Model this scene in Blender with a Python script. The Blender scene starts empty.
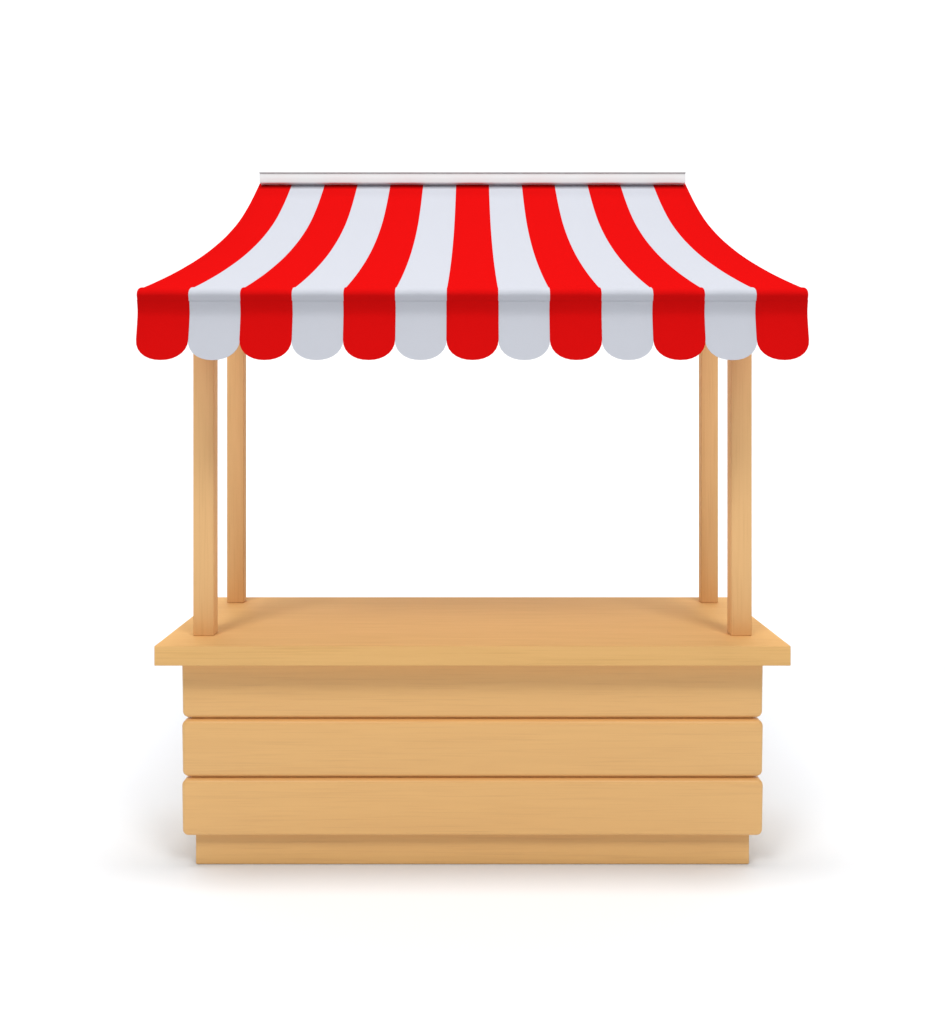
import bpy, bmesh, math, random
from mathutils import Vector
random.seed(4)
S = bpy.context.scene
C = S.collection

# ------------------------------------------------------------------ measures
M = 2.2 / 637.0            # metres per photo pixel at the counter's front edge
D = 3.0                    # camera to counter front edge
HOR = 398.0                # horizon row in the photograph
def depth_of(s): return D / s - D
PANEL_Y, PLINTH_Y = 0.085, 0.135
sP, sL = D / (D + PANEL_Y), D / (D + PLINTH_Y)
ZC = (864.8 - HOR) / sL * M  # eye height over the floor
def zz(y, s): return ZC - (y - HOR) / s * M

# ------------------------------------------------------------------ helpers
def link(name, bm, mats, parent=None, smooth=False, loc=None):
    me = bpy.data.meshes.new(name)
    bmesh.ops.recalc_face_normals(bm, faces=bm.faces[:])
    bm.to_mesh(me); bm.free()
    for m in (mats if isinstance(mats, (list, tuple)) else [mats]): me.materials.append(m)
    if smooth:
        for p in me.polygons: p.use_smooth = True
    o = bpy.data.objects.new(name, me); C.objects.link(o)
    if parent: o.parent = parent
    if loc: o.location = loc
    return o

def box_bm(x0, x1, y0, y1, z0, z1, bev=0.0, seg=3):
    bm = bmesh.new()
    bmesh.ops.create_cube(bm, size=1)
    for v in bm.verts:
        v.co = Vector(((x0 if v.co.x < 0 else x1), (y0 if v.co.y < 0 else y1), (z0 if v.co.z < 0 else z1)))
    if bev:
        bmesh.ops.bevel(bm, geom=bm.edges[:], offset=bev, segments=seg, profile=0.5, affect='EDGES')
    return bm

def smooth_by_angle(o, ang=40):
    for p in o.data.polygons: p.use_smooth = True
    bm = bmesh.new(); bm.from_mesh(o.data)
    for e in bm.edges:
        if len(e.link_faces) == 2 and e.calc_face_angle(0) > math.radians(ang): e.smooth = False
    bm.to_mesh(o.data); bm.free()

# ------------------------------------------------------------------ materials
def new_mat(name):
    m = bpy.data.materials.new(name); m.use_nodes = True
    nt = m.node_tree
    return m, nt, nt.nodes['Principled BSDF']

def wood(name, axis='X', base=(0.79, 0.46, 0.170), dark=(0.64, 0.34, 0.125), rough=0.7, spec=0.1):
    m, nt, b = new_mat(name)
    N, L = nt.nodes, nt.links
    tc = N.new('ShaderNodeTexCoord'); oi = N.new('ShaderNodeObjectInfo')
    mp = N.new('ShaderNodeMapping')
    mp.inputs['Scale'].default_value = (1.1, 15, 15) if axis == 'X' else (15, 15, 1.1)
    mul = N.new('ShaderNodeVectorMath'); mul.operation = 'SCALE'; mul.inputs['Scale'].default_value = 9.0
    cmb = N.new('ShaderNodeCombineXYZ')
    for k in 'XYZ': L.new(oi.outputs['Random'], cmb.inputs[k])
    L.new(cmb.outputs[0], mul.inputs[0])
    add = N.new('ShaderNodeVectorMath'); add.operation = 'ADD'
    L.new(tc.outputs['Object'], add.inputs[0]); L.new(mul.outputs[0], add.inputs[1])
    L.new(add.outputs[0], mp.inputs['Vector'])
    n1 = N.new('ShaderNodeTexNoise'); n1.inputs['Scale'].default_value = 1.6
    n1.inputs['Detail'].default_value = 6; n1.inputs['Distortion'].default_value = 0.9
    L.new(mp.outputs[0], n1.inputs['Vector'])
    mp2 = N.new('ShaderNodeMapping')
    mp2.inputs['Scale'].default_value = (3.5, 190, 190) if axis == 'X' else (190, 190, 3.5)
    L.new(add.outputs[0], mp2.inputs['Vector'])
    n2 = N.new('ShaderNodeTexNoise'); n2.inputs['Scale'].default_value = 1.0; n2.inputs['Detail'].default_value = 4
    L.new(mp2.outputs[0], n2.inputs['Vector'])
    r1 = N.new('ShaderNodeMapRange'); r1.inputs['From Min'].default_value = 0.35; r1.inputs['From Max'].default_value = 0.75
    L.new(n1.outputs['Fac'], r1.inputs['Value'])
    r2 = N.new('ShaderNodeMapRange'); r2.inputs['From Min'].default_value = 0.52; r2.inputs['From Max'].default_value = 0.78
    L.new(n2.outputs['Fac'], r2.inputs['Value'])
    ma = N.new('ShaderNodeMath'); ma.operation = 'MULTIPLY'; ma.inputs[1].default_value = 0.22
    L.new(r1.outputs[0], ma.inputs[0])
    mb = N.new('ShaderNodeMath'); mb.operation = 'MULTIPLY_ADD'; mb.inputs[1].default_value = 0.42
    L.new(r2.outputs[0], mb.inputs[0]); L.new(ma.outputs[0], mb.inputs[2])
    mix = N.new('ShaderNodeMix'); mix.data_type = 'RGBA'
    mix.inputs['A'].default_value = (*base, 1); mix.inputs['B'].default_value = (*dark, 1)
    L.new(mb.outputs[0], mix.inputs['Factor'])
    L.new(mix.outputs['Result'], b.inputs['Base Color'])
    b.inputs['Roughness'].default_value = rough
    b.inputs['Specular IOR Level'].default_value = spec
    bp = N.new('ShaderNodeBump'); bp.inputs['Strength'].default_value = 0.12; bp.inputs['Distance'].default_value = 0.001
    L.new(n2.outputs['Fac'], bp.inputs['Height']); L.new(bp.outputs[0], b.inputs['Normal'])
    return m

def cloth(name, col, var):
    m, nt, b = new_mat(name)
    N, L = nt.nodes, nt.links
    tc = N.new('ShaderNodeTexCoord')
    n = N.new('ShaderNodeTexNoise'); n.inputs['Scale'].default_value = 260; n.inputs['Detail'].default_value = 3
    L.new(tc.outputs['Object'], n.inputs['Vector'])
    mix = N.new('ShaderNodeMix'); mix.data_type = 'RGBA'
    mix.inputs['A'].default_value = (*col, 1); mix.inputs['B'].default_value = (*[c * var for c in col], 1)
    L.new(n.outputs['Fac'], mix.inputs['Factor']); L.new(mix.outputs['Result'], b.inputs['Base Color'])
    b.inputs['Roughness'].default_value = 0.75; b.inputs['Specular IOR Level'].default_value = 0.0
    bp = N.new('ShaderNodeBump'); bp.inputs['Strength'].default_value = 0.08; bp.inputs['Distance'].default_value = 0.0006
    L.new(n.outputs['Fac'], bp.inputs['Height']); L.new(bp.outputs[0], b.inputs['Normal'])
    tr = N.new('ShaderNodeBsdfTranslucent'); L.new(mix.outputs['Result'], tr.inputs['Color'])
    ms = N.new('ShaderNodeMixShader'); ms.inputs[0].default_value = 0.22
    L.new(b.outputs[0], ms.inputs[1]); L.new(tr.outputs[0], ms.inputs[2])
    L.new(ms.outputs[0], N['Material Output'].inputs['Surface'])
    return m

def plain(name, col, rough, spec=0.3):
    m, nt, b = new_mat(name)
    N, L = nt.nodes, nt.links
    tc = N.new('ShaderNodeTexCoord')
    n = N.new('ShaderNodeTexNoise'); n.inputs['Scale'].default_value = 40
    L.new(tc.outputs['Object'], n.inputs['Vector'])
    r = N.new('ShaderNodeMapRange'); r.inputs['To Min'].default_value = rough - 0.05; r.inputs['To Max'].default_value = rough + 0.05
    L.new(n.outputs['Fac'], r.inputs['Value']); L.new(r.outputs[0], b.inputs['Roughness'])
    b.inputs['Base Color'].default_value = (*col, 1); b.inputs['Specular IOR Level'].default_value = spec
    return m

WX = wood('wood_along', rough=0.42, spec=0.4); WC = wood('wood_counter', 'X', (0.775, 0.46, 0.175), (0.59, 0.325, 0.105)); WZ = wood('wood_upright', 'Z', (0.82, 0.50, 0.225), (0.66, 0.37, 0.145))
RED = cloth('red_canvas', (0.655, 0.005, 0.005), 0.93)
WHITE = cloth('white_canvas', (0.555, 0.57, 0.62), 0.97)
RAILM = plain('painted_rail', (0.71, 0.735, 0.735), 0.5)
RAILSHADEM = plain('rail_shade_line', (0.47, 0.49, 0.49), 0.5)  # darker grey paints in the thin shadow line along the rail's top
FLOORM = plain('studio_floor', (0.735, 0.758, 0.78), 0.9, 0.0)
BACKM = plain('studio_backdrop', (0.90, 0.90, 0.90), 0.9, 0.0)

# ------------------------------------------------------------------ studio sweep: floor and backdrop
def sheet(name, pts, x0, x1, mat):
    bm = bmesh.new(); rows = []
    for (y, z) in pts: rows.append((bm.verts.new((x0, y, z)), bm.verts.new((x1, y, z))))
    for a, b in zip(rows, rows[1:]): bm.faces.new((a[0], a[1], b[1], b[0]))
    o = link(name, bm, mat, smooth=True); o['kind'] = 'structure'
    return o
sheet('floor', [(-7, 0), (3.0, 0)], -20, 20, FLOORM)
R = 2.6
sheet('backdrop', [(3.0 + R * math.sin(a), R - R * math.cos(a)) for a in [math.pi / 2 * i / 24 for i in range(25)]] + [(3.0 + R, 8.0)], -20, 20, BACKM)

# ------------------------------------------------------------------ the stall
stall = bpy.data.objects.new('market_stall', None); C.objects.link(stall)
stall['label'] = 'wooden market stall with red and white striped scalloped awning on a white floor'
stall['category'] = 'market stall'
stall.empty_display_size = 0.3

# counter top
CT = zz(646, 1.0); CTH = 20 * M
cy1 = depth_of((597 - HOR) / 248.0)
o = link('counter_top', box_bm(-318.5 * M, 318.5 * M, 0.0, cy1, CT - CTH, CT, 0.0035, 3), WC, stall); smooth_by_angle(o, 50)

# base: carcass, courses of planks, plinth
PH = 291.5 / sP * M
z_gap = [(716, 719), (775, 778)]
courses = [(CT - CTH - 0.001, zz(717.2, sP)), (zz(721.1, sP), zz(776.5, sP)), (zz(780.5, sP), zz(836.0, sP))]
back = cy1 - 0.05
link('carcass', box_bm(-PH + 0.030, PH - 0.030, PANEL_Y + 0.026, back - 0.02, courses[2][1] + 0.006, CT - CTH - 0.001), WX, stall)
for i, (zt, zb) in enumerate(courses):
    zt2, zb2 = zt, zb - 2.0 * M
    bm = box_bm(-PH, PH, PANEL_Y, PANEL_Y + 0.05, zb2, zt2)
    for v in bm.verts:                      # the face leans in towards its lower edge
        if v.co.z < (zt2 + zb2) / 2 and v.co.y < PANEL_Y + 0.01: v.co.y += 0.010
    zm = (zt2 + zb2) / 2
    ends = [e for e in bm.edges if abs(e.verts[0].co.x - e.verts[1].co.x) < 1e-6 and abs(e.verts[0].co.y - e.verts[1].co.y) > 0.02
            and not (i == 0 and e.verts[0].co.z > zm)]
    bmesh.ops.bevel(bm, geom=ends, offset=0.021, segments=6, profile=0.5, affect='EDGES')
    bm.normal_update()
    rim = [e for e in bm.edges if len(e.link_faces) == 2 and sum(1 for f in e.link_faces if f.normal.y < -0.9) == 1
           and not (i == 0 and all(v.co.z > zt2 - 1e-4 for v in e.verts))]
    bmesh.ops.bevel(bm, geom=rim, offset=0.014, segments=4, profile=0.5, affect='EDGES', clamp_overlap=True)
    o = link('front_plank', bm, WX, stall); smooth_by_angle(o, 50)
    for s in (-1, 1):
        xa, xb = sorted((s * (PH - 0.010), s * (PH - 0.045)))
        bm = box_bm(xa, xb, PANEL_Y + 0.047, back, zb, zt)
        ed = [e for e in bm.edges if all(abs(v.co.x) > PH - 0.011 for v in e.verts) and abs(e.verts[0].co.y - e.verts[1].co.y) > 0.1
              and not (i == 0 and all(v.co.z > zt - 1e-5 for v in e.verts))]
        bmesh.ops.bevel(bm, geom=ed, offset=0.018, segments=5, profile=0.5, affect='EDGES')
        o = link('side_plank', bm, WX, stall); smooth_by_angle(o, 50)
LH = 277 / sL * M
o = link('plinth', box_bm(-LH, LH, PLINTH_Y, back - 0.03, 0.0005, courses[2][1] + 0.003, 0.006, 4), WX, stall); smooth_by_angle(o, 50)

# ---- awning profile measured as (half width, row) -> depth and height
HW0, HW1 = 307.0, 298.0          # half width at the front lip and at the rail: the canvas tapers slightly
sF = 336 / HW0
sR = 212.5 / HW1
dF, dR = D / sF, D / sR
bb = (HW1 - HW0) / (dR - dF); aa = HW0 - bb * dF
def world_of(h, y):
    d = D * aa / (h - D * bb)
    s = D / d
    return d - D, ZC + (HOR - y) / s * M, (aa + bb * d) * M     # y, z, half width
meas = [(212.5, 183), (222.5, 203.5), (233.5, 221.4), (246.5, 236.4), (260, 248.4), (273, 258), (286.5, 266.4), (299.8, 273.8), (312.8, 280.2), (322, 284.4), (329, 287.4)]
ctrl = [world_of(h, y) for h, y in meas]
def catmull(P, n=5):
    out = []
    for i in range(len(P) - 1):
        p0 = P[max(i - 1, 0)]; p1 = P[i]; p2 = P[i + 1]; p3 = P[min(i + 2, len(P) - 1)]
        for k in range(n):
            t = k / n
            out.append(tuple(0.5 * (2 * p1[j] + (p2[j] - p0[j]) * t + (2 * p0[j] - 5 * p1[j] + 4 * p2[j] - p3[j]) * t * t
                                    + (3 * p1[j] - p0[j] - 3 * p2[j] + p3[j]) * t ** 3) for j in range(3)))
    out.append(P[-1]); return out
prof = catmull(ctrl, 4)
# the lip: round over and turn back under
yl, zl, wl = world_of(335.9, 295.0)
z_bot = zz(360.3, D / (D + yl))
p_end = prof[-1]; W0 = HW0 * M
def val_y(z):
    # the hanging edge tucks in under the fold, then swings out again towards the hem
    g = (zl - z) / (zl - z_bot)
    a = math.sin(math.pi / 2 * min(1.0, max(0.0, g / 0.26)))
    return yl + 0.0095 * a - 0.027 * (max(0.0, g - 0.28) / 0.72) ** 1.25
lip = []
P0 = Vector((p_end[0], p_end[1])); P2 = Vector((yl, zl))
P1 = Vector((yl - 0.0005, p_end[1] - 0.004))
for k in range(1, 11):
    t = k / 10
    q = (1 - t) ** 2 * P0 + 2 * t * (1 - t) * P1 + t * t * P2
    lip.append((q.x, q.y, p_end[2] + (W0 - p_end[2]) * t))
for k in range(1, 4):
    z = zl - 0.006 * k
    lip.append((val_y(z), z, W0))
canv = prof + lip
NS, SUB = 13, 6
def build_canopy():
    bm = bmesh.new(); rows = []
    n = len(canv)
    for r, (y, z, w) in enumerate(canv):
        row = []
        f = min(1.0, r / 5) * min(1.0, (n - 1 - r) / 6)
        for c in range(NS * SUB + 1):
            u = c / (NS * SUB) * 2 - 1
            ph = (c % SUB) / SUB
            puff = 0.0022 * math.sin(math.pi * ph) * f
            row.append(bm.verts.new((u * w, y, z + puff)))
        rows.append(row)
    for r in range(n - 1):
        for c in range(NS * SUB):
            fc = bm.faces.new((rows[r][c], rows[r][c + 1], rows[r + 1][c + 1], rows[r + 1][c]))
            fc.material_index = (c // SUB) % 2
    return bm
canopy = link('canopy', build_canopy(), [RED, WHITE], stall, smooth=True)
# normals must point up: check
if sum(p.normal.z for p in canopy.data.polygons) < 0: canopy.data.flip_normals()
md = canopy.modifiers.new('cloth', 'SOLIDIFY'); md.thickness = 0.003; md.offset = -1
md = canopy.modifiers.new('hem', 'EDGE_SPLIT'); md.split_angle = math.radians(60)

# scallops hanging from the lip
z_top = zl - 0.015
arc = 21.0 / sF * M
wst = 2 * W0 / NS
def scallop_bm(cx, hw, yo):
    bm = bmesh.new()
    nx, nz = 14, 16
    grid = []
    for i in range(nx + 1):
        t = -math.cos(math.pi * i / nx)          # dense at the sides
        x = t * hw
        zb = z_bot + arc * (1 - (max(0.0, 1 - abs(t) ** 2.15)) ** (1 / 2.15))
        col = []
        for k in range(nz + 1):
            q = k / nz
            z = z_top + (zb - z_top) * q
            g = (zl - z) / (zl - z_bot)
            y = val_y(z) + yo - 0.002 * (1 - t * t) * min(1, max(0.0, g - 0.15) * 1.5)
            col.append(bm.verts.new((cx + x, y, z)))
        grid.append(col)
    for i in range(nx):
        for k in range(nz):
            bm.faces.new((grid[i][k], grid[i][k + 1], grid[i + 1][k + 1], grid[i + 1][k]))
    bmesh.ops.remove_doubles(bm, verts=bm.verts[:], dist=1e-6)
    return bm
for i in range(NS):
    cx = -W0 + (i + 0.5) * wst
    red = i % 2 == 0
    o = link('scallop', scallop_bm(cx, wst / 2 + (0.0010 if red else 0.0004), 0.0003 if red else 0.0010), RED if red else WHITE, canopy, smooth=True)
    o['label'] = 'red scalloped flap' if red else 'white scalloped flap'
    if o.data.polygons[0].normal.y > 0: o.data.flip_normals()
    md = o.modifiers.new('cloth', 'SOLIDIFY'); md.thickness = 0.0015; md.offset = -1
    md = o.modifiers.new('hem', 'EDGE_SPLIT'); md.split_angle = math.radians(50)

# rail at the top of the awning
ry, rz, rw = canv[0]
PR = 0.055                                   # the rail stands proud of the canvas it holds
sr2 = D / (D + ry - PR)
zr0 = zz(183, sr2); zr1 = zz(172, sr2); rw2 = 213.3 / sr2 * M
rail = link('rail', box_bm(-rw2, rw2, ry - PR, ry + 0.03, zr0, zr1 - 0.006, 0.004, 3), RAILM, stall); smooth_by_angle(rail, 50)
shade_cap = link('rail_shade_cap', box_bm(-rw2, rw2, ry - PR - 0.003, ry + 0.033, zr1 - 0.0055, zr1, 0.0015, 2), RAILSHADEM, rail)  # thin top strip, its darker grey stands in for a shadow line

# posts
def canopy_z(y):
    for a, b in zip(canv, canv[1:]):
        if min(a[0], b[0]) <= y <= max(a[0], b[0]) and a[0] != b[0]:
            t = (y - a[0]) / (b[0] - a[0]); return a[1] + (b[1] - a[1]) * t
    return canv[0][1]
def post(outer_px, width_px, base_row, dep, s):
    sc = (base_row - HOR) / 248.0
    y0 = depth_of(sc); xo = outer_px / sc * M; w = width_px / sc * M
    xa, xb = sorted((s * xo, s * (xo - w)))
    zt = canopy_z(y0) - 0.008
    o = link('post', box_bm(xa, xb, y0, y0 + dep, CT + 0.0003, zt, 0.003, 2), WZ, stall); smooth_by_angle(o, 50)
for s in (-1, 1):
    post(279.5, 20.7, 636, 0.052, s)
    post(245.7, 16.8, 603, 0.045, s)
# roof beams from the front posts back to the rail, following the canvas
for s in (-1, 1):
    bm = bmesh.new(); rings = []
    pts = [p for p in prof if p[0] > 0.10]
    for (y, z, w) in pts:
        xo = w - 0.015; xi = xo - 0.03
        top = z - 0.012; bot = z - 0.045
        rings.append([bm.verts.new((s * a, y - 0.0, b)) for a, b in ((xi, top), (xo, top), (xo, bot), (xi, bot))])
    for a, b in zip(rings, rings[1:]):
        for k in range(4): bm.faces.new((a[k], a[(k + 1) % 4], b[(k + 1) % 4], b[k]))
    bm.faces.new(rings[0]); bm.faces.new(rings[-1][::-1])
    link('roof_beam', bm, WX, stall)

# ------------------------------------------------------------------ camera
cam = bpy.data.cameras.new('camera'); co = bpy.data.objects.new('camera', cam); C.objects.link(co)
co.location = (0, -D, ZC); co.rotation_euler = (math.radians(90), 0, 0)
cam.sensor_fit = 'HORIZONTAL'; cam.sensor_width = 36
cam.lens = (D / M) / 945.0 * 36
cam.shift_y = -(512 - HOR) / 945.0
cam.clip_end = 200
S.camera = co

# ------------------------------------------------------------------ light
w = bpy.data.worlds.new('World'); S.world = w; w.use_nodes = True
w.node_tree.nodes['Background'].inputs[0].default_value = (0.96, 0.98, 1.0, 1)
w.node_tree.nodes['Background'].inputs[1].default_value = 0.27
def area(name, loc, target, sx, sy, power, col=(1, 1, 1)):
    l = bpy.data.lights.new(name, 'AREA'); l.shape = 'RECTANGLE'; l.size = sx; l.size_y = sy
    l.energy = power; l.color = col
    o = bpy.data.objects.new(name, l); C.objects.link(o); o.location = loc
    o.rotation_euler = (Vector(target) - Vector(loc)).to_track_quat('-Z', 'Y').to_euler()
    return o
area('overhead_softbox', (0, -3.2, 19.0), (0, -0.2, 1.0), 7.0, 1.8, 2200)
for sx in (-1, 1):
    area('front_softbox', (sx * 2.7, -4.1, 6.3), (0, 0.1, 0.7), 2.2, 1.8, 178)
area('backdrop_lamp', (0, 2.4, 5.6), (0, 5.5, 1.6), 14.0, 1.2, 150)

S.render.engine = 'CYCLES'
S.view_settings.view_transform = 'Standard'
S.view_settings.look = 'None'
S.view_settings.exposure = 0
S.view_settings.gamma = 1
